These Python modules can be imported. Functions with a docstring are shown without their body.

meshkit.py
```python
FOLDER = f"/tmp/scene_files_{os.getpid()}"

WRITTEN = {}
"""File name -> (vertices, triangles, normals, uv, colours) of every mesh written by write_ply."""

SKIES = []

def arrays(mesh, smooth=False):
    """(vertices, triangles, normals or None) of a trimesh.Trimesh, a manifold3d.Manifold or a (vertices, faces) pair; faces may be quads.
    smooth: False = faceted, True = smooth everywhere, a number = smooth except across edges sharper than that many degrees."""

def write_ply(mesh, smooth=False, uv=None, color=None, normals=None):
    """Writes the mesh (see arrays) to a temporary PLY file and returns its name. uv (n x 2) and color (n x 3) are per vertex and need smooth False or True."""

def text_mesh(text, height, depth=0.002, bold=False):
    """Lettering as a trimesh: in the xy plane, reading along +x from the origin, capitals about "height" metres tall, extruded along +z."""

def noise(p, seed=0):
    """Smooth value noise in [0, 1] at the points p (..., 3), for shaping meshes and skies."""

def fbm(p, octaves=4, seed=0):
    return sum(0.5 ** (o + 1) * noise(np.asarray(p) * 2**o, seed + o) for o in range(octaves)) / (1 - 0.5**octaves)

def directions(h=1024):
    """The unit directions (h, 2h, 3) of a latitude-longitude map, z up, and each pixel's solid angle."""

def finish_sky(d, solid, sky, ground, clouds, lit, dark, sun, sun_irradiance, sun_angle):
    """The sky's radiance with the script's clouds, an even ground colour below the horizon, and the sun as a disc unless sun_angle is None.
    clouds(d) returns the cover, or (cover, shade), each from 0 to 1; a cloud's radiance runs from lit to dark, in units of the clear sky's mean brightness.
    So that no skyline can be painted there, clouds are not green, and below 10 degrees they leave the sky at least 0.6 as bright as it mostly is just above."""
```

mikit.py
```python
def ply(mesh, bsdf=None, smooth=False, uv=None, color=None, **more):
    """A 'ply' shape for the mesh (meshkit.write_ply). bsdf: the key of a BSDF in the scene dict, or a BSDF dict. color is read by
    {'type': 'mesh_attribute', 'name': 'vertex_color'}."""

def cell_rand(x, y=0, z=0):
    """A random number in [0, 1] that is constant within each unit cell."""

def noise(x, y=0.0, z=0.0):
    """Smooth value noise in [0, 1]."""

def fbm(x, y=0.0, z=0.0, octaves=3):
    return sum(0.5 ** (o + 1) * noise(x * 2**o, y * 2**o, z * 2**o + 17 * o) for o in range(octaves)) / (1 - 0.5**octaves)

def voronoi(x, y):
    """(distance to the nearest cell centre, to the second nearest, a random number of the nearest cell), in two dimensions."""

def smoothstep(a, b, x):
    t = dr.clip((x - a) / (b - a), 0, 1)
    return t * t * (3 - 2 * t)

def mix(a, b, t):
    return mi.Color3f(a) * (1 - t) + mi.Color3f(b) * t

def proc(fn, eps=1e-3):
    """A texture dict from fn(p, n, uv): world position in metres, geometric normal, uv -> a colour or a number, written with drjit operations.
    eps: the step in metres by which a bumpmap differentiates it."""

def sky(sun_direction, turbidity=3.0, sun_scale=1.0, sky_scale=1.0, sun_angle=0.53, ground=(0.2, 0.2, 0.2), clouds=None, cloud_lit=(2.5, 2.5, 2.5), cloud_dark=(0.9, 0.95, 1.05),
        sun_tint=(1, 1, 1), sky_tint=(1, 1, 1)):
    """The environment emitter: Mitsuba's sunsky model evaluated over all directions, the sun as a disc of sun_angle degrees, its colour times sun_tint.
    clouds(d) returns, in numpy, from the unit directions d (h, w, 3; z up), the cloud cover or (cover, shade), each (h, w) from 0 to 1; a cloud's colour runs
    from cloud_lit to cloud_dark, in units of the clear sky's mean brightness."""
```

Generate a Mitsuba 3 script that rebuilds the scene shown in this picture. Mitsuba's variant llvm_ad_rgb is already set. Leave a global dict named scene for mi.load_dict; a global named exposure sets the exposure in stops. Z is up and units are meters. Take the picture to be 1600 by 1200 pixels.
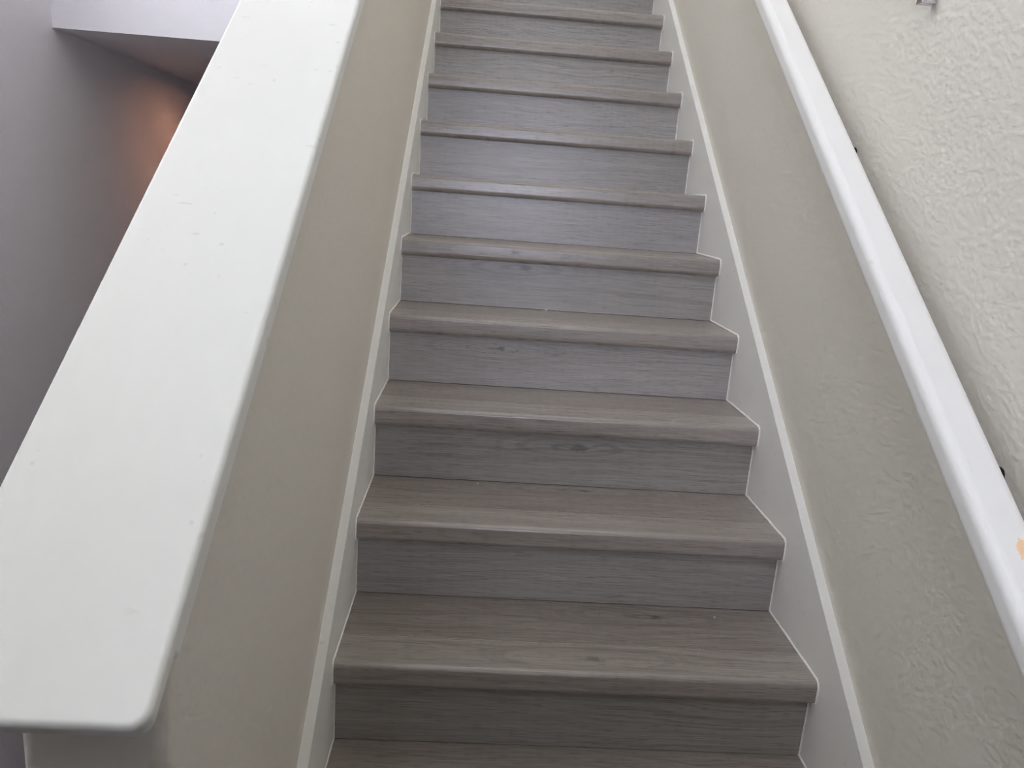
import math
import numpy as np
import trimesh
import manifold3d as m3
import drjit as dr
import mitsuba as mi
import mikit
from mikit import proc, noise, fbm, cell_rand, smoothstep, mix

T = mi.ScalarTransform4f
scene, labels = {}, {}

# ---------------------------------------------------------------- camera, daylight, exposure
scene['camera'] = {
    'type': 'perspective', 'fov': 67.853, 'fov_axis': 'x', 'near_clip': 0.01, 'far_clip': 100.0,
    'to_world': T().look_at(origin=[0.23089, -1.03532, 1.05538], target=[0.28221, -0.06472, 0.82022], up=[-0.06129, 0.2381, 0.96931]),
}
exposure = -0.1
# pane radiance of the unseen windows, each set for what it lights
UNSEEN_LOW = [20.5, 21.6, 27.0]        # unseen low window behind the camera, brightens the upper risers
UNSEEN_LEFT = [8.2, 8.4, 8.7]        # unseen windows in the left wall, placed to light ledge and right wall
UNSEEN_HIGH = [9.5, 9.8, 10.8]           # unseen window high behind the camera, lights the steps from above
UNSEEN_TOP = [2.6, 2.7, 2.9]           # unseen skylight over the foot of the stairs, lights ledge and steps
LAMP_WARM = [430.0, 205.0, 118.0]

# ---------------------------------------------------------------- measures (metres)
RISE, GO, WIDTH = 0.185, 0.24095, 0.93769
OVER, NOSE, SEAM = 0.0262, 0.0492, 0.0996      # nosing overhang, nosing height, depth of the nosing's top
SLOPE = RISE / GO
FIRST, LAST = -1, 12                            # steps; the landing follows
FLOOR = -2 * RISE
LOW = -3.0                                      # floor of the lower hall left of the knee wall
TOP_Z, TOP_Y = (LAST + 1) * RISE, (LAST + 1) * GO
XR = WIDTH + 0.020                              # right wall
XL = -2.6                                       # far left wall
KNEE0, KNEE1 = -0.146, -0.018                   # knee wall, left and right face
KNEE_END = -0.453
Y_BACK, Y_FAR, CEIL = -3.4, 5.7, 5.7
BULK_Y, BULK_Z = 4.358, 1.913                   # bulkhead face and soffit under it


# ---------------------------------------------------------------- materials
def lin(*c):
    c = np.array(c, float) / 255.0
    return [float(x) for x in np.where(c <= 0.04045, c / 12.92, ((c + 0.055) / 1.055) ** 2.4)]


def bsdf(key, d):
    scene[key] = d
    return key


def painted_wall(key, rgb, bump=0.0007, rough=0.62, scuff=None):
    """Orange-peel painted plaster: fine raised texture, faint mottling, an occasional scuff."""
    base = lin(*rgb)

    def colour(p, n, uv):
        m = fbm(p.x * 2.3, p.y * 2.3, p.z * 2.3, 3) - 0.5
        f = noise(p.x * 160, p.y * 160, p.z * 160) - 0.5
        c = mi.Color3f(base) * (1 + 0.05 * m + 0.05 * f)
        if scuff is not None:
            d = dr.sqrt(dr.square((p.y - scuff[1]) * 2.6) + dr.square(p.z - scuff[2]))
            k = (1 - smoothstep(0.003, 0.012, d + 0.006 * noise(p.y * 300, p.z * 300))) * 0.35
            c = mix(c, [0.16, 0.15, 0.15], k)
        return c

    def relief(p, n, uv):
        a = noise(p.x * 250, p.y * 250, p.z * 250)
        b = noise(p.x * 140 + 9, p.y * 140, p.z * 140)
        return smoothstep(0.25, 0.85, a) * 0.45 + smoothstep(0.3, 0.8, b) * 0.75

    bsdf(key, {'type': 'twosided', 'b': {'type': 'bumpmap', 't': proc(relief, 0.0009), 'scale': bump,
               'b': {'type': 'principled', 'base_color': proc(colour), 'roughness': rough, 'specular': 0.35}}})


painted_wall('greige_paint', (209, 205, 195), scuff=(XR, 0.8787, 1.234))
painted_wall('hall_paint', (217, 215, 221), bump=0.0004)
painted_wall('ceiling_paint', (232, 231, 228), bump=0.0006)


def white_gloss(key, rgb, chip=None, rough=0.34, bump=0.0002):
    base = lin(*rgb)

    def colour(p, n, uv):
        m = fbm(p.x * 9, p.y * 9, p.z * 9, 3) - 0.5
        speck = smoothstep(0.86, 0.93, noise(p.x * 95, p.y * 95, p.z * 95)) * smoothstep(0.55, 0.7, noise(p.x * 11 + 4, p.y * 11, p.z * 11))
        c = mi.Color3f(base) * (1 + 0.035 * m) * (1 - 0.10 * speck)
        if chip is not None:                     # worn spot where the bare wood shows
            d = dr.sqrt(dr.square(p.x - chip[0]) + dr.square((p.y - chip[1]) * 0.7) + dr.square((p.z - chip[2]) * 0.7))
            k = 1 - smoothstep(0.012, 0.0145, d + 0.007 * (noise(p.x * 250, p.y * 250, p.z * 250) - 0.5))
            c = mix(c, lin(226, 190, 150), k * 0.9)
        return c

    def relief(p, n, uv):
        return fbm(p.x * 60, p.y * 30, p.z * 30, 2)

    bsdf(key, {'type': 'twosided', 'b': {'type': 'bumpmap', 't': proc(relief, 0.002), 'scale': bump,
               'b': {'type': 'principled', 'base_color': proc(colour), 'roughness': rough, 'specular': 0.45}}})


white_gloss('cap_paint', (219, 220, 216), bump=0.0005, rough=0.5)
white_gloss('rail_paint', (216, 216, 213), rough=0.5, chip=(0.8935, -0.238, 0.6972))
white_gloss('skirt_paint', (226, 226, 222), rough=0.42, bump=0.0001)
bsdf('caulk', {'type': 'twosided', 'b': {'type': 'principled', 'base_color': {'type': 'rgb', 'value': lin(248, 247, 244)}, 'roughness': 0.45, 'specular': 0.4}})
bsdf('seam_filler', {'type': 'twosided', 'b': {'type': 'principled', 'base_color': {'type': 'rgb', 'value': lin(176, 166, 155)}, 'roughness': 0.5}})
bsdf('chrome', {'type': 'twosided', 'b': {'type': 'roughconductor', 'material': 'Cr', 'alpha': 0.08}})
bsdf('bronze', {'type': 'twosided', 'b': {'type': 'principled', 'base_color': {'type': 'rgb', 'value': [0.03, 0.026, 0.022]}, 'metallic': 0.8, 'roughness': 0.4}})
bsdf('dark_blocker', {'type': 'twosided', 'b': {'type': 'principled', 'base_color': {'type': 'rgb', 'value': [0.07, 0.055, 0.045]}, 'roughness': 0.5}})  # dark brown of the light blockers behind the camera
bsdf('vinyl_frame', {'type': 'twosided', 'b': {'type': 'principled', 'base_color': {'type': 'rgb', 'value': [0.8, 0.8, 0.79]}, 'roughness': 0.4}})
bsdf('glowing_pane', {'type': 'diffuse', 'reflectance': {'type': 'rgb', 'value': [0.25, 0.25, 0.25]}})  # panes of the unseen windows, which emit
bsdf('can_white', {'type': 'twosided', 'b': {'type': 'principled', 'base_color': {'type': 'rgb', 'value': [0.75, 0.74, 0.72]}, 'roughness': 0.35}})


def wood(key, seed, tone, light, dark, knots=(), spec=0.95, rough=0.36):
    """Grey oak plank: streaks and cathedral figure along x, with pores and small knots."""
    tone, light, dark = (lin(*c) for c in (tone, light, dark))
    s = float(seed)

    def fields(p):
        v = p.y * 0.83 + p.z * 1.0
        x = p.x + 0.15 * s
        warp = 0.055 * (fbm(x * 2.1 + s, v * 6.0 + s, s, 3) - 0.5) + 0.012 * (fbm(x * 9 + s, v * 22, s, 2) - 0.5)
        for kx, kv, kr in knots:
            d2 = dr.square((p.x - kx) * 0.42) + dr.square(v - kv)
            warp = warp + 0.016 * dr.exp(-d2 / (kr * kr))
        return x, v, v + warp

    def colour(p, n, uv):
        x, v, w = fields(p)
        figure = fbm(w * 70.0, x * 0.6 + s, s * 3.1, 2)
        rings = noise(w * 330.0 + s, x * 1.1, s)
        streak = fbm(x * 16.0 + s, v * 520.0, s, 2)
        pore = smoothstep(0.60, 0.92, noise(x * 42.0, v * 800.0, s))
        patch = fbm(x * 1.7 + s, v * 7.0, s * 1.7, 3)
        area = smoothstep(0.42, 0.62, noise(x * 2.3 + 5 * s, v * 6.0, s * 0.7))
        c = mix(tone, light, 0.5 * figure + 1.0 * (streak - 0.5))
        c = mix(c, dark, area * smoothstep(0.48, 0.85, rings) * 0.22 + pore * 0.28)
        c = c * (0.83 + 0.34 * patch)
        for kx, kv, kr in knots:
            d = dr.sqrt(dr.square((p.x - kx) * 0.5) + dr.square(v - kv)) + 0.007 * (noise(p.x * 130, v * 160, s) - 0.5) + 0.004 * (noise(p.x * 420, v * 600, s) - 0.5)
            q = dr.sqrt(dr.square((p.x - kx + 0.02) * 0.17) + dr.square(v - kv) + 1e-7) + 0.004 * (fbm(x * 14, v * 40, s, 2) - 0.5)
            c = mix(c, dark, dr.exp(-dr.square(q / 0.030)) * smoothstep(0.45, 0.85, noise(q * 420.0, s, 3.0)) * 0.42)
            c = mix(c, [0.75 * q_ for q_ in dark], (1 - smoothstep(kr * 0.15, kr * 0.85, d)) * 0.55)
        return c

    def relief(p, n, uv):
        x, v, w = fields(p)
        return fbm(x * 16.0 + s, v * 520.0, s, 2)

    bsdf(key, {'type': 'twosided', 'b': {'type': 'bumpmap', 't': proc(relief, 0.0008), 'scale': 0.00016,
               'b': {'type': 'principled', 'base_color': proc(colour), 'roughness': rough, 'specular': spec}}})


def knot(x, y, z, r):
    return (x, y * 0.83 + z, r)


wood('oak_riser', 1.0, (138, 134, 130), (160, 156, 152), (84, 80, 77), knots=(knot(0.50, 0.75, 0.47, 0.016), knot(0.62, 0.51, 0.235, 0.012), knot(0.36, 1.232, 0.86, 0.014), knot(0.57, 1.472, 1.05, 0.016)))
wood('oak_riser_pale', 7.0, (141, 137, 135), (163, 160, 157), (88, 84, 82), knots=(knot(0.30, 0.99, 0.66, 0.011), knot(0.55, 1.713, 1.2, 0.018)))
wood('oak_tread', 13.0, (129, 121, 115), (147, 140, 134), (80, 73, 69), knots=(knot(0.66, 0.46, 0.185, 0.013), knot(0.52, 0.72, 0.37, 0.01)), spec=0.7)
wood('oak_nosing', 21.0, (137, 130, 124), (158, 151, 145), (86, 79, 75), knots=(knot(0.505, 0.2925, 0.185, 0.012), knot(0.33, 1.205, 0.905, 0.009)), rough=0.31)
wood('hall_floor', 31.0, (92, 87, 84), (108, 103, 100), (60, 56, 53), spec=0.5)


# ---------------------------------------------------------------- mesh helpers
def box(x0, x1, y0, y1, z0, z1):
    m = trimesh.creation.box(extents=(x1 - x0, y1 - y0, z1 - z0))
    m.apply_translation(((x0 + x1) / 2, (y0 + y1) / 2, (z0 + z1) / 2))
    return m


def mani(m):
    return m3.Manifold(m3.Mesh(np.asarray(m.vertices, np.float32), np.asarray(m.faces, np.uint32)))


def tri(m):
    k = m.to_mesh()
    return trimesh.Trimesh(k.vert_properties[:, :3], k.tri_verts, process=False)


def rounded_box(x0, x1, y0, y1, z0, z1, r, seg=16):
    pts = [m3.Manifold.sphere(r, seg).translate([x, y, z]) for x in (x0 + r, x1 - r) for y in (y0 + r, y1 - r) for z in (z0 + r, z1 - r)]
    return tri(m3.Manifold.batch_hull(pts))


def prism(pts, x0, x1):
    """Polygon given in (y, z) swept along x."""
    from shapely.geometry import Polygon
    m = trimesh.creation.extrude_polygon(Polygon(pts), x1 - x0, engine='earcut')
    v = np.array(m.vertices)
    m.vertices = np.stack([v[:, 2] + x0, v[:, 0], v[:, 1]], 1)
    m.fix_normals()
    return m


def arc(cy, cz, r, a0, a1, n=7):
    return [(cy + r * math.cos(math.radians(a)), cz + r * math.sin(math.radians(a))) for a in np.linspace(a0, a1, n)]


def tube(path, r, n=12):
    """Round tube along a polyline."""
    parts = [m3.Manifold.batch_hull([m3.Manifold.sphere(r, n).translate(list(a)), m3.Manifold.sphere(r, n).translate(list(b))]) for a, b in zip(path[:-1], path[1:])]
    return tri(m3.Manifold.batch_boolean(parts, m3.OpType.Add))


def add(key, mesh, mat, smooth=False, label=None, cat=None, kind=None, group=None, **more):
    scene[key] = mikit.ply(mesh, mat, smooth=smooth, **more)
    if label or kind:
        labels[key] = {}
        if label:
            labels[key]['label'] = label
        if cat:
            labels[key]['category'] = cat
        if kind:
            labels[key]['kind'] = kind
        if group:
            labels[key]['group'] = group
    return key


def num(base, i):
    return base if i == 0 else f'{base}_{i:03d}'


# ---------------------------------------------------------------- the shell
add('floor', box(XL - 0.15, KNEE0, Y_BACK - 0.15, 9.2, LOW - 0.1, LOW), 'hall_floor', label='plank floor of the lower hall, far below the left side of the knee wall', cat='floor', kind='structure')
add('floor_entry', box(KNEE0, XR + 0.15, Y_BACK - 0.15, 9.2, LOW - 0.1, FLOOR), 'hall_floor', label='grey brown plank floor at the foot of the stairs', cat='floor', kind='structure')
add('wall_right', box(XR, XR + 0.15, Y_BACK, Y_FAR, FLOOR, CEIL), 'greige_paint', label='textured greige plaster wall behind the white handrail', cat='wall', kind='structure')
W_TOP = (-0.6, 0.8, -1.0, 0.4)
add('ceiling', tri(mani(box(XL - 0.15, XR + 0.15, Y_BACK - 0.15, Y_FAR + 0.15, CEIL, CEIL + 0.1)) - mani(box(W_TOP[0], W_TOP[1], W_TOP[2], W_TOP[3], CEIL - 0.2, CEIL + 0.3))), 'ceiling_paint', label='white ceiling high above the stairwell', cat='ceiling', kind='structure')
add('wall_far', box(XL, XR, Y_FAR, Y_FAR + 0.15, TOP_Z, CEIL), 'hall_paint', label='pale wall at the back of the upper landing', cat='wall', kind='structure')
add('wall_lower', box(XL, XR, 9.0, 9.15, LOW, BULK_Z), 'hall_paint', label='pale wall at the end of the passage under the landing', cat='wall', kind='structure')

# added dark door slab out of view, cuts bounce light onto the lowest steps
add('door_1', box(XR - 0.045, XR, -1.60, -0.70, FLOOR, FLOOR + 2.03), 'dark_blocker', label='added dark door slab by the right wall, cuts bounce light onto the lowest steps', cat='door', kind='structure')
add('door_1__panel', rounded_box(XR - 0.056, XR - 0.04, -1.48, -0.82, FLOOR + 0.2, FLOOR + 0.9, 0.007), 'dark_blocker')
add('door_1__panel_001', rounded_box(XR - 0.056, XR - 0.04, -1.48, -0.82, FLOOR + 1.05, FLOOR + 1.9, 0.007), 'dark_blocker')

# openings of the unseen windows: (a0, a1, z0, z1)
W_LOW = (-0.85, 0.90, 0.95, 1.55)
W_HIGH = (-2.4, -0.5, 4.3, 5.5)
W_LEFT = [(-0.5, 2.3, 4.1, 5.5), (1.7, 3.4, 2.6, 3.9)]
wb = mani(box(XL - 0.15, XR + 0.15, Y_BACK - 0.15, Y_BACK, LOW, CEIL))
for w in (W_LOW, W_HIGH):
    wb = wb - mani(box(w[0], w[1], Y_BACK - 0.3, Y_BACK + 0.3, w[2], w[3]))
add('wall_back', tri(wb), 'greige_paint', label='wall with unseen windows opposite the stairs', cat='wall', kind='structure')
wl = mani(box(XL - 0.15, XL, Y_BACK, 9.0, LOW, CEIL))
for w in W_LEFT:
    wl = wl - mani(box(XL - 0.3, XL + 0.3, w[0], w[1], w[2], w[3]))
add('wall_left', tri(wl), 'hall_paint', label='grey plaster wall beyond the white stair ledge at left', cat='wall', kind='structure')
# unseen blocker in place of the camera holder's body, darkens the lowest steps
hw = mani(box(-0.75, 0.06, -1.40, -1.28, LOW, 1.38)) + mani(box(-0.10, XR, -1.75, -1.63, FLOOR, 0.80)) + mani(box(-0.10, 0.27, -1.75, -1.63, FLOOR, 1.06)) + mani(box(-0.18, -0.06, -1.75, -1.28, LOW, 0.80))
add('unseen_blocker', tri(hw), 'dark_blocker', label='unseen stepped dark blocker behind the camera, in place of a person, darkens the lowest steps', cat='wall', kind='structure')


def window(name, horizontal, a0, a1, z0, z1, depth, radiance, cols, rows, label):
    """Unseen window: frame with mullions and separate panes that emit its light; horizontal=True: in a wall of constant y."""
    def place(m):
        if not horizontal:                       # local (a, d, z) -> world (x = d, y = a)
            v = np.array(m.vertices)
            m.vertices = np.stack([v[:, 1], v[:, 0], v[:, 2]], 1)
            m.faces = m.faces[:, ::-1]
        return m
    f, d0 = 0.05, depth
    bars = [box(a0, a0 + f, d0, d0 + 0.06, z0, z1), box(a1 - f, a1, d0, d0 + 0.06, z0, z1), box(a0, a1, d0, d0 + 0.06, z0, z0 + f), box(a0, a1, d0, d0 + 0.06, z1 - f, z1)]
    for c in range(1, cols):
        a = a0 + (a1 - a0) * c / cols
        bars.append(box(a - 0.02, a + 0.02, d0 + 0.005, d0 + 0.055, z0, z1))
    for r in range(1, rows):
        z = z0 + (z1 - z0) * r / rows
        bars.append(box(a0, a1, d0 + 0.008, d0 + 0.052, z - 0.02, z + 0.02))
    scene[name] = mikit.ply(place(tri(m3.Manifold.batch_boolean([mani(b) for b in bars], m3.OpType.Add))), 'vinyl_frame')
    labels[name] = {'label': label, 'category': 'window', 'kind': 'structure'}
    i = 0
    for c in range(cols):
        for r in range(rows):
            p0, p1 = a0 + (a1 - a0) * c / cols + 0.02, a0 + (a1 - a0) * (c + 1) / cols - 0.02
            q0, q1 = z0 + (z1 - z0) * r / rows + 0.02, z0 + (z1 - z0) * (r + 1) / rows - 0.02
            d = d0 + 0.02
            if horizontal:
                v = [(p0, d, q0), (p1, d, q0), (p1, d, q1), (p0, d, q1)]
                fc = [(0, 3, 2, 1)]              # faces +y
            else:
                v = [(d, p0, q0), (d, p1, q0), (d, p1, q1), (d, p0, q1)]
                fc = [(0, 1, 2, 3)]              # faces +x
            key = num(name + '__pane', i)
            scene[key] = mikit.ply((np.array(v), np.array(fc)), 'glowing_pane', emitter={'type': 'area', 'radiance': {'type': 'rgb', 'value': radiance}})
            i += 1


window('window_1', True, *W_LOW, Y_BACK - 0.12, UNSEEN_LOW, 1, 1, 'unseen low window at eye level behind the camera, brightens the upper risers')
window('window_2', True, *W_HIGH, Y_BACK - 0.12, UNSEEN_HIGH, 2, 1, 'unseen high window behind the camera, lights the steps from above')
window('window_3', False, *W_LEFT[0], XL - 0.12, UNSEEN_LEFT, 2, 1, 'unseen wide high window in the left wall, lights ledge and right wall')
window('window_4', False, *W_LEFT[1], XL - 0.12, UNSEEN_LEFT, 1, 1, 'unseen smaller window in the left wall, lights the bulkhead face')

ring = mani(box(W_TOP[0] - 0.08, W_TOP[1] + 0.08, W_TOP[2] - 0.08, W_TOP[3] + 0.08, CEIL + 0.1, CEIL + 0.2)) - mani(box(W_TOP[0], W_TOP[1], W_TOP[2], W_TOP[3], CEIL, CEIL + 0.3))
add('window_5', tri(ring), 'vinyl_frame', label='unseen skylight over the foot of the stairs, lights the ledge and steps', cat='window', kind='structure')
v = np.array([(W_TOP[0] - 0.04, W_TOP[2] - 0.04, CEIL + 0.15), (W_TOP[0] - 0.04, W_TOP[3] + 0.04, CEIL + 0.15), (W_TOP[1] + 0.04, W_TOP[3] + 0.04, CEIL + 0.15), (W_TOP[1] + 0.04, W_TOP[2] - 0.04, CEIL + 0.15)])
scene['window_5__pane'] = mikit.ply((v, np.array([(0, 1, 2, 3)])), 'glowing_pane', emitter={'type': 'area', 'radiance': {'type': 'rgb', 'value': UNSEEN_TOP}})

# bulkhead and passage ceiling under the upper landing, with holes for the downlights
CANS = [(-1.800, 5.155), (-2.03, 6.15)]  # second one is unseen, placed to warm the left wall
slab = mani(box(XL, KNEE0, BULK_Y, 9.0, BULK_Z, TOP_Z)) + mani(box(XL, KNEE0, BULK_Y, BULK_Y + 0.12, BULK_Z, TOP_Z + 0.95))
for cx, cy in CANS:
    slab = slab - m3.Manifold.cylinder(0.11, 0.070, 0.070, 48).translate([cx, cy, BULK_Z - 0.01])
add('ceiling_soffit', tri(slab), 'hall_paint', label='pale bulkhead with a shaded soffit beyond the white stair ledge', cat='soffit', kind='structure')
add('floor_landing', box(KNEE0, XR, TOP_Y + OVER + 0.012, 9.0, TOP_Z - 0.3, TOP_Z), 'hall_floor', label='upper landing floor at the head of the stairs', cat='floor', kind='structure')

# ---------------------------------------------------------------- knee wall with its sloped white ledge
CAP_S, CAP_H = 0.793, 1.0722                     # ledge plane: z = CAP_S * y + CAP_H
TH = math.atan(CAP_S)
CT, ST = math.cos(TH), math.sin(TH)


def tilt(m, s_angle=TH, origin=(0, 0, 0)):
    """Local (x, u along the slope, n normal) -> world."""
    v = np.array(m.vertices)
    c, s = math.cos(s_angle), math.sin(s_angle)
    m.vertices = np.stack([v[:, 0] + origin[0], v[:, 1] * c - v[:, 2] * s + origin[1], v[:, 1] * s + v[:, 2] * c + origin[2]], 1)
    return m


KNEE_FAR = TOP_Y + 0.9
T1, T2 = 0.0145, 0.0150                            # ledge board, strip under it
u0 = lambda y: y / CT                            # slope length of a y on the ledge plane
zt = lambda y, t: CAP_S * y + CAP_H - t / CT     # height of the plane lying t under the ledge's top
R_ = 0.016                                       # bullnose of the wall's end
rod = [m3.Manifold.cylinder(8.0, R_, R_, 32).translate([x, KNEE_END + R_, LOW]) for x in (KNEE0 + R_, KNEE1 - R_)]
body = m3.Manifold.batch_hull(rod) + mani(box(KNEE0, KNEE1, KNEE_END + R_, KNEE_FAR, LOW, LOW + 8.0))
ya, yb = -1.2, KNEE_FAR + 0.5
body = body - mani(prism([(ya, zt(ya, T1 + T2)), (yb, zt(yb, T1 + T2)), (yb, 9), (ya, 9)], -0.6, 0.4))
add('wall_knee', tri(body), 'greige_paint', smooth=25, label='greige knee wall left of the stairs, below the white sloped ledge', cat='wall', kind='structure')


def slab_rounded(x0, x1, uu0, uu1, t, r_edge, r_plan, depth):
    """Board lying in the ledge plane: rounded long edges and rounded corners at its lower end."""
    n = 12
    pts = []
    for x in (x0 + r_plan, x1 - r_plan):
        for k, u in enumerate((uu0 + r_plan, uu1 - r_plan)):
            ring = m3.Manifold.revolve(m3.CrossSection([[(0, 0), (r_plan, 0)] + [(r_plan, t - r_edge)] + [(r_plan - r_edge + r_edge * math.cos(a), t - r_edge + r_edge * math.sin(a)) for a in np.linspace(0.2, math.pi / 2, 6)] + [(0, t)]]), 48)
            pts.append(ring.translate([x, u, -depth - t]))
    return tilt(tri(m3.Manifold.batch_hull(pts)), TH, (0, 0, CAP_H))


U_END = u0(-0.5335)
add('wall_knee__ledge', slab_rounded(-0.189, 0.002, U_END, u0(KNEE_FAR), T1, 0.0062, 0.016, 0.0), 'cap_paint', smooth=35, label='smooth white painted ledge board with rounded edges')
add('wall_knee__strip', slab_rounded(-0.187, 0.0005, u0(-0.486), u0(KNEE_FAR) - 0.01, T2 - 0.0022, 0.001, 0.008, T1 + 0.0022), 'cap_paint', smooth=35)
add('wall_knee__strip_001', slab_rounded(-0.187, -0.002, U_END + 0.0012, u0(-0.4895), T2 - 0.0058, 0.001, 0.013, T1 + 0.0022), 'cap_paint', smooth=35)

# ---------------------------------------------------------------- the stairs
labels['staircase'] = {'label': 'straight flight of grey brown wood plank stairs between two pale skirting boards', 'category': 'staircase'}
R_TOP, R_BOT = 0.011, 0.014


def nosing_profile(y, z):
    p = [(y + SEAM, z), (y + SEAM - 0.001, z + 0.0006)]
    p += arc(y + R_TOP, z + 0.0006 - R_TOP, R_TOP, 90, 180)
    p += arc(y + R_BOT, z - NOSE + R_BOT, R_BOT, 180, 270)
    p += [(y + OVER + 0.006, z - NOSE), (y + OVER + 0.006, z - 0.012), (y + SEAM, z - 0.012)]
    return p


k_t = k_n = 0
FILLED = {1, 3, 4}
fill_i = 0
for i in range(FIRST, LAST + 2):
    j = i - FIRST
    y, z = i * GO, i * RISE
    add(num('staircase__nosing', j), prism(nosing_profile(y, z), 0.0008, WIDTH - 0.0008), 'oak_nosing', smooth=30)
    if i == FIRST:
        add('staircase__riser', prism([(y + OVER, z - RISE), (y + OVER + 0.01, z - RISE), (y + OVER + 0.01, z - 0.03), (y + OVER, z - 0.03)], 0.0006, WIDTH - 0.0006), 'oak_riser')
    else:
        yr = y + OVER
        add(num('staircase__riser', j), prism([(yr, z - RISE + 0.0014), (yr + 0.010, z - RISE + 0.0014), (yr + 0.010, z - 0.03), (yr, z - 0.03)], 0.0006, WIDTH - 0.0006),
            'oak_riser' if i % 2 else 'oak_riser_pale')
    if i <= LAST:
        add(num('staircase__tread', j), prism([(y + SEAM + 0.0012, z - 0.012), (y + GO + OVER + 0.008, z - 0.012), (y + GO + OVER + 0.008, z), (y + SEAM + 0.0012, z)], 0.0006, WIDTH - 0.0006), 'oak_tread')
        if i in FILLED:
            add(num('staircase__seam_filler', fill_i), prism([(y + SEAM, z - 0.008), (y + SEAM + 0.0012, z - 0.008), (y + SEAM + 0.0012, z + 0.0003), (y + SEAM, z + 0.0005)], 0.001, WIDTH - 0.001),
                'seam_filler', label='thin pale line of filler in the seam of a tread' if fill_i == 0 else None)
            fill_i += 1
# plywood core under the treads, never seen but for what it shades
core = [(FIRST * GO + OVER + 0.009, FLOOR)]
for i in range(FIRST, LAST + 1):
    core += [(i * GO + OVER + 0.009, i * RISE - 0.013), ((i + 1) * GO + OVER + 0.009, i * RISE - 0.013)]
core += [(TOP_Y + OVER + 0.009, FLOOR)]
add('staircase__carcass', prism(core, 0.001, WIDTH - 0.001), 'skirt_paint')


# skirting boards along the flight, their top edges and the caulk beads against the steps
def skirt(key, x0, x1, h0, h1, label):
    ya, yb = FIRST * GO - 0.05, TOP_Y + 0.05
    top = lambda yy: SLOPE * yy + h0 + (h1 - h0) * (yy / 2.4)
    m = prism([(ya, FLOOR), (yb, FLOOR), (yb, top(yb)), (ya, top(ya))], x0, x1)
    add(key, m, 'skirt_paint', label=label, cat='skirting board', kind='structure')


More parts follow.
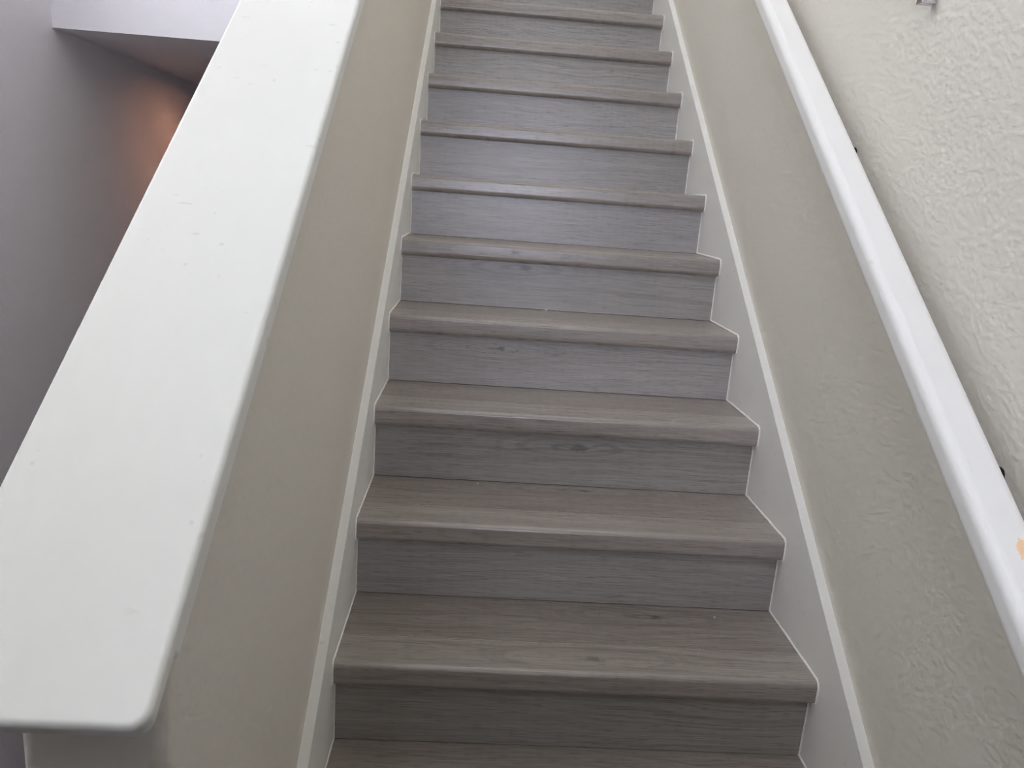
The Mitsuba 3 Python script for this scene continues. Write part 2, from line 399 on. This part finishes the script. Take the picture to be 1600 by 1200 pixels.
skirt('trim_1', KNEE1, 0.0, 0.101, 0.101, 'pale painted skirting board along the left side of the stairs, under the knee wall')
skirt('trim_2', WIDTH, XR, 0.116, 0.082, 'pale painted skirting board along the right side of the stairs, under the handrail wall')


def bead_path(i):
    y, z = i * GO, i * RISE
    return [(y + OVER - 0.0005, z - RISE + 0.001), (y + OVER - 0.0005, z - NOSE), (y + 0.011, z - NOSE - 0.0005), (y + 0.001, z - NOSE + 0.006), (y - 0.0005, z - NOSE + 0.012),
            (y - 0.0005, z - 0.012), (y + 0.002, z - 0.003), (y + 0.009, z + 0.0008), (y + GO + OVER, z + 0.0008)]


rng = np.random.default_rng(4)


def bead(side, x):
    """A hand-run line of caulk: a small triangular ridge whose width wavers a little."""
    path = []
    for i in range(FIRST, LAST + 1):
        path += bead_path(i)
    out = []
    for a, b in zip(path[:-1], path[1:]):
        n = max(1, int(math.dist(a, b) / 0.02))
        out += [(a[0] + (b[0] - a[0]) * k / n, a[1] + (b[1] - a[1]) * k / n) for k in range(n)]
    p = np.array(out + [path[-1]])
    t = np.gradient(p, axis=0)
    t /= np.linalg.norm(t, axis=1, keepdims=True) + 1e-9
    nrm = np.stack([-t[:, 1], t[:, 0]], 1)       # away from the step
    w = 0.0030 * (1 + 0.45 * (rng.random(len(p)) - 0.5))
    flat = np.abs(t[:, 0]) > 0.8
    w = np.where(flat, w * 1.25, w)
    ring = [np.column_stack([np.full(len(p), x + side * -0.0005), p - nrm * 0.001]),
            np.column_stack([np.full(len(p), x + side * 0.0022), p + nrm * 0.0006]),
            np.column_stack([np.full(len(p), x + side * 0.0014), p + nrm * w[:, None]]),
            np.column_stack([np.full(len(p), x + side * -0.0005), p + nrm * (w * 1.3)[:, None]])]
    v = np.stack(ring, 1).reshape(-1, 3)
    f = []
    for k in range(len(p) - 1):
        for q in range(3):
            f.append((4 * k + q, 4 * k + q + 1, 4 * k + 4 + q + 1, 4 * k + 4 + q))
    f = np.array(f)
    return trimesh.Trimesh(v, np.vstack([f[:, [0, 1, 2]], f[:, [0, 2, 3]]]), process=False)


add('trim_1__caulk_bead', bead(1, 0.0), 'caulk', label='thin white line of caulk against the steps')
add('trim_2__caulk_bead', bead(-1, WIDTH), 'caulk', label='thin white line of caulk against the steps')

# ---------------------------------------------------------------- handrail
labels['handrail'] = {'label': 'white painted wooden handrail with rounded edges running up the right wall', 'category': 'handrail'}
RX0, RX1, RH = 0.849, 0.913, 0.8800              # rail's sides, height of its top over the nosings
RTH = math.atan(SLOPE)


def rail_section():
    from shapely.geometry import box as sbox
    return sbox(RX0 + 0.016, -0.044 + 0.016, RX1 - 0.016, -0.016).buffer(0.016, quad_segs=8)


prof = np.array(rail_section().exterior.coords)[:-1]
n = len(prof)
ua, ub = -0.62 / math.cos(RTH), 3.3 / math.cos(RTH)
us = [ua, ua + 0.004, ub]
ctr = prof.mean(0)
rv, rf = [], []
for q, u in enumerate(us):
    pp = ctr + (prof - ctr) * (0.9 if q == 0 else 1.0)
    rv += [(a, u, b) for a, b in pp]
for q in range(len(us) - 1):
    for k in range(n):
        a, b = q * n + k, q * n + (k + 1) % n
        rf += [(a, b, b + n), (a, b + n, a + n)]
for base, rev in ((0, False), ((len(us) - 1) * n, True)):
    for k in range(1, n - 1):
        rf.append((base, base + k, base + k + 1) if rev else (base, base + k + 1, base + k))
rail = tilt(trimesh.Trimesh(np.array(rv), np.array(rf), process=False), RTH, (0, 0, RH))
rail.fix_normals()
add('handrail__rail', rail, 'rail_paint', smooth=40)
for k, by in enumerate((-0.0760, 0.517, 1.25, 2.05, 2.8)):
    bz = SLOPE * by + 0.7958
    plate = trimesh.creation.cylinder(radius=0.0110, height=0.006, sections=32)
    plate.apply_transform(trimesh.transformations.rotation_matrix(math.pi / 2, (0, 1, 0)))
    plate.apply_translation((XR - 0.003, by, bz))
    rz = SLOPE * by + RH - 0.044 / math.cos(RTH)
    arm = tube([(XR - 0.004, by, bz), (XR - 0.03, by, bz + 0.002), (0.905, by, bz + 0.012), (0.898, by, rz + 0.006)], 0.005)
    add(num('handrail__bracket', k), trimesh.util.concatenate([plate, arm]), 'bronze', smooth=35, label='small dark bronze wall bracket under the rail' if k == 0 else None)

# ---------------------------------------------------------------- chrome fixture at the top right
labels['wall_bracket'] = {'label': 'small chrome square bar bracket on the right wall, at the top edge above the handrail', 'category': 'bracket'}
add('wall_bracket__bar', rounded_box(0.931, XR - 0.003, 0.3105, 0.3285, 1.419, 1.500, 0.0012, 12), 'chrome', smooth=30)
add('wall_bracket__plate', rounded_box(XR - 0.004, XR, 0.302, 0.337, 1.445, 1.520, 0.0015, 12), 'chrome', smooth=30)

# ---------------------------------------------------------------- downlights in the soffit
CAN_LABELS = ['round recessed downlight in the soffit, half hidden by the white stair ledge', 'unseen second downlight deeper in the soffit, gives the warm glow on the left wall']


def lathe(profile, n=48):
    return trimesh.creation.revolve(np.array(profile), sections=n)


for k, (cx, cy) in enumerate(CANS):
    key = num('downlight', k)
    labels[key] = {'label': CAN_LABELS[k], 'category': 'ceiling light'}
    at = lambda m: (m.apply_translation((cx, cy, BULK_Z)), m)[1]
    add(key + '__ring', at(lathe([(0.064, -0.002), (0.066, -0.006), (0.088, -0.004), (0.090, 0.0), (0.069, 0.0), (0.064, -0.002)])), 'can_white', smooth=35)
    add(key + '__can', at(lathe([(0.0655, 0.0), (0.0655, 0.085), (0.02, 0.095), (0.02, 0.098), (0.0685, 0.098), (0.0685, 0.0), (0.0655, 0.0)])), 'can_white', smooth=35)
    bulb = lathe([(0.0, 0.004), (0.030, 0.008), (0.044, 0.022), (0.042, 0.050), (0.022, 0.085), (0.0, 0.093)])
    bulb.fix_normals()
    add(key + '__bulb', at(bulb), 'can_white', smooth=35, label='frosted bulb', **({'emitter': {'type': 'area', 'radiance': {'type': 'rgb', 'value': LAMP_WARM}}} if k else {}))   # the nearer one is switched off

# ---------------------------------------------------------------- crumbs of filler left on the steps
CRUMBS = [((0.2589, 0.7291, 0.3711), 'tiny white crumb at the back of the second whole tread, left of the middle', 0.0019),
          ((0.4358, 1.2240, 0.7414), 'tiny white crumb at the foot of the fifth riser, in its middle', 0.0026),
          ((0.7280, 0.7462, 0.5567), 'tiny white crumb on top of the third nosing from the bottom, right of the middle', 0.0018),
          ((0.7986, 0.4698, 0.1859), 'tiny white crumb near the right end of the lowest whole tread', 0.0016)]
for k, (c, text, r) in enumerate(CRUMBS):
    m = trimesh.creation.icosphere(subdivisions=2, radius=r)
    vv = np.array(m.vertices)
    m.vertices = vv * (1 + 0.35 * np.sin(vv * 3000 + k)) * [1.4, 1.0, 0.6] + np.array(c)
    add(num('crumb', k), m, 'caulk', label=text, cat='crumb')
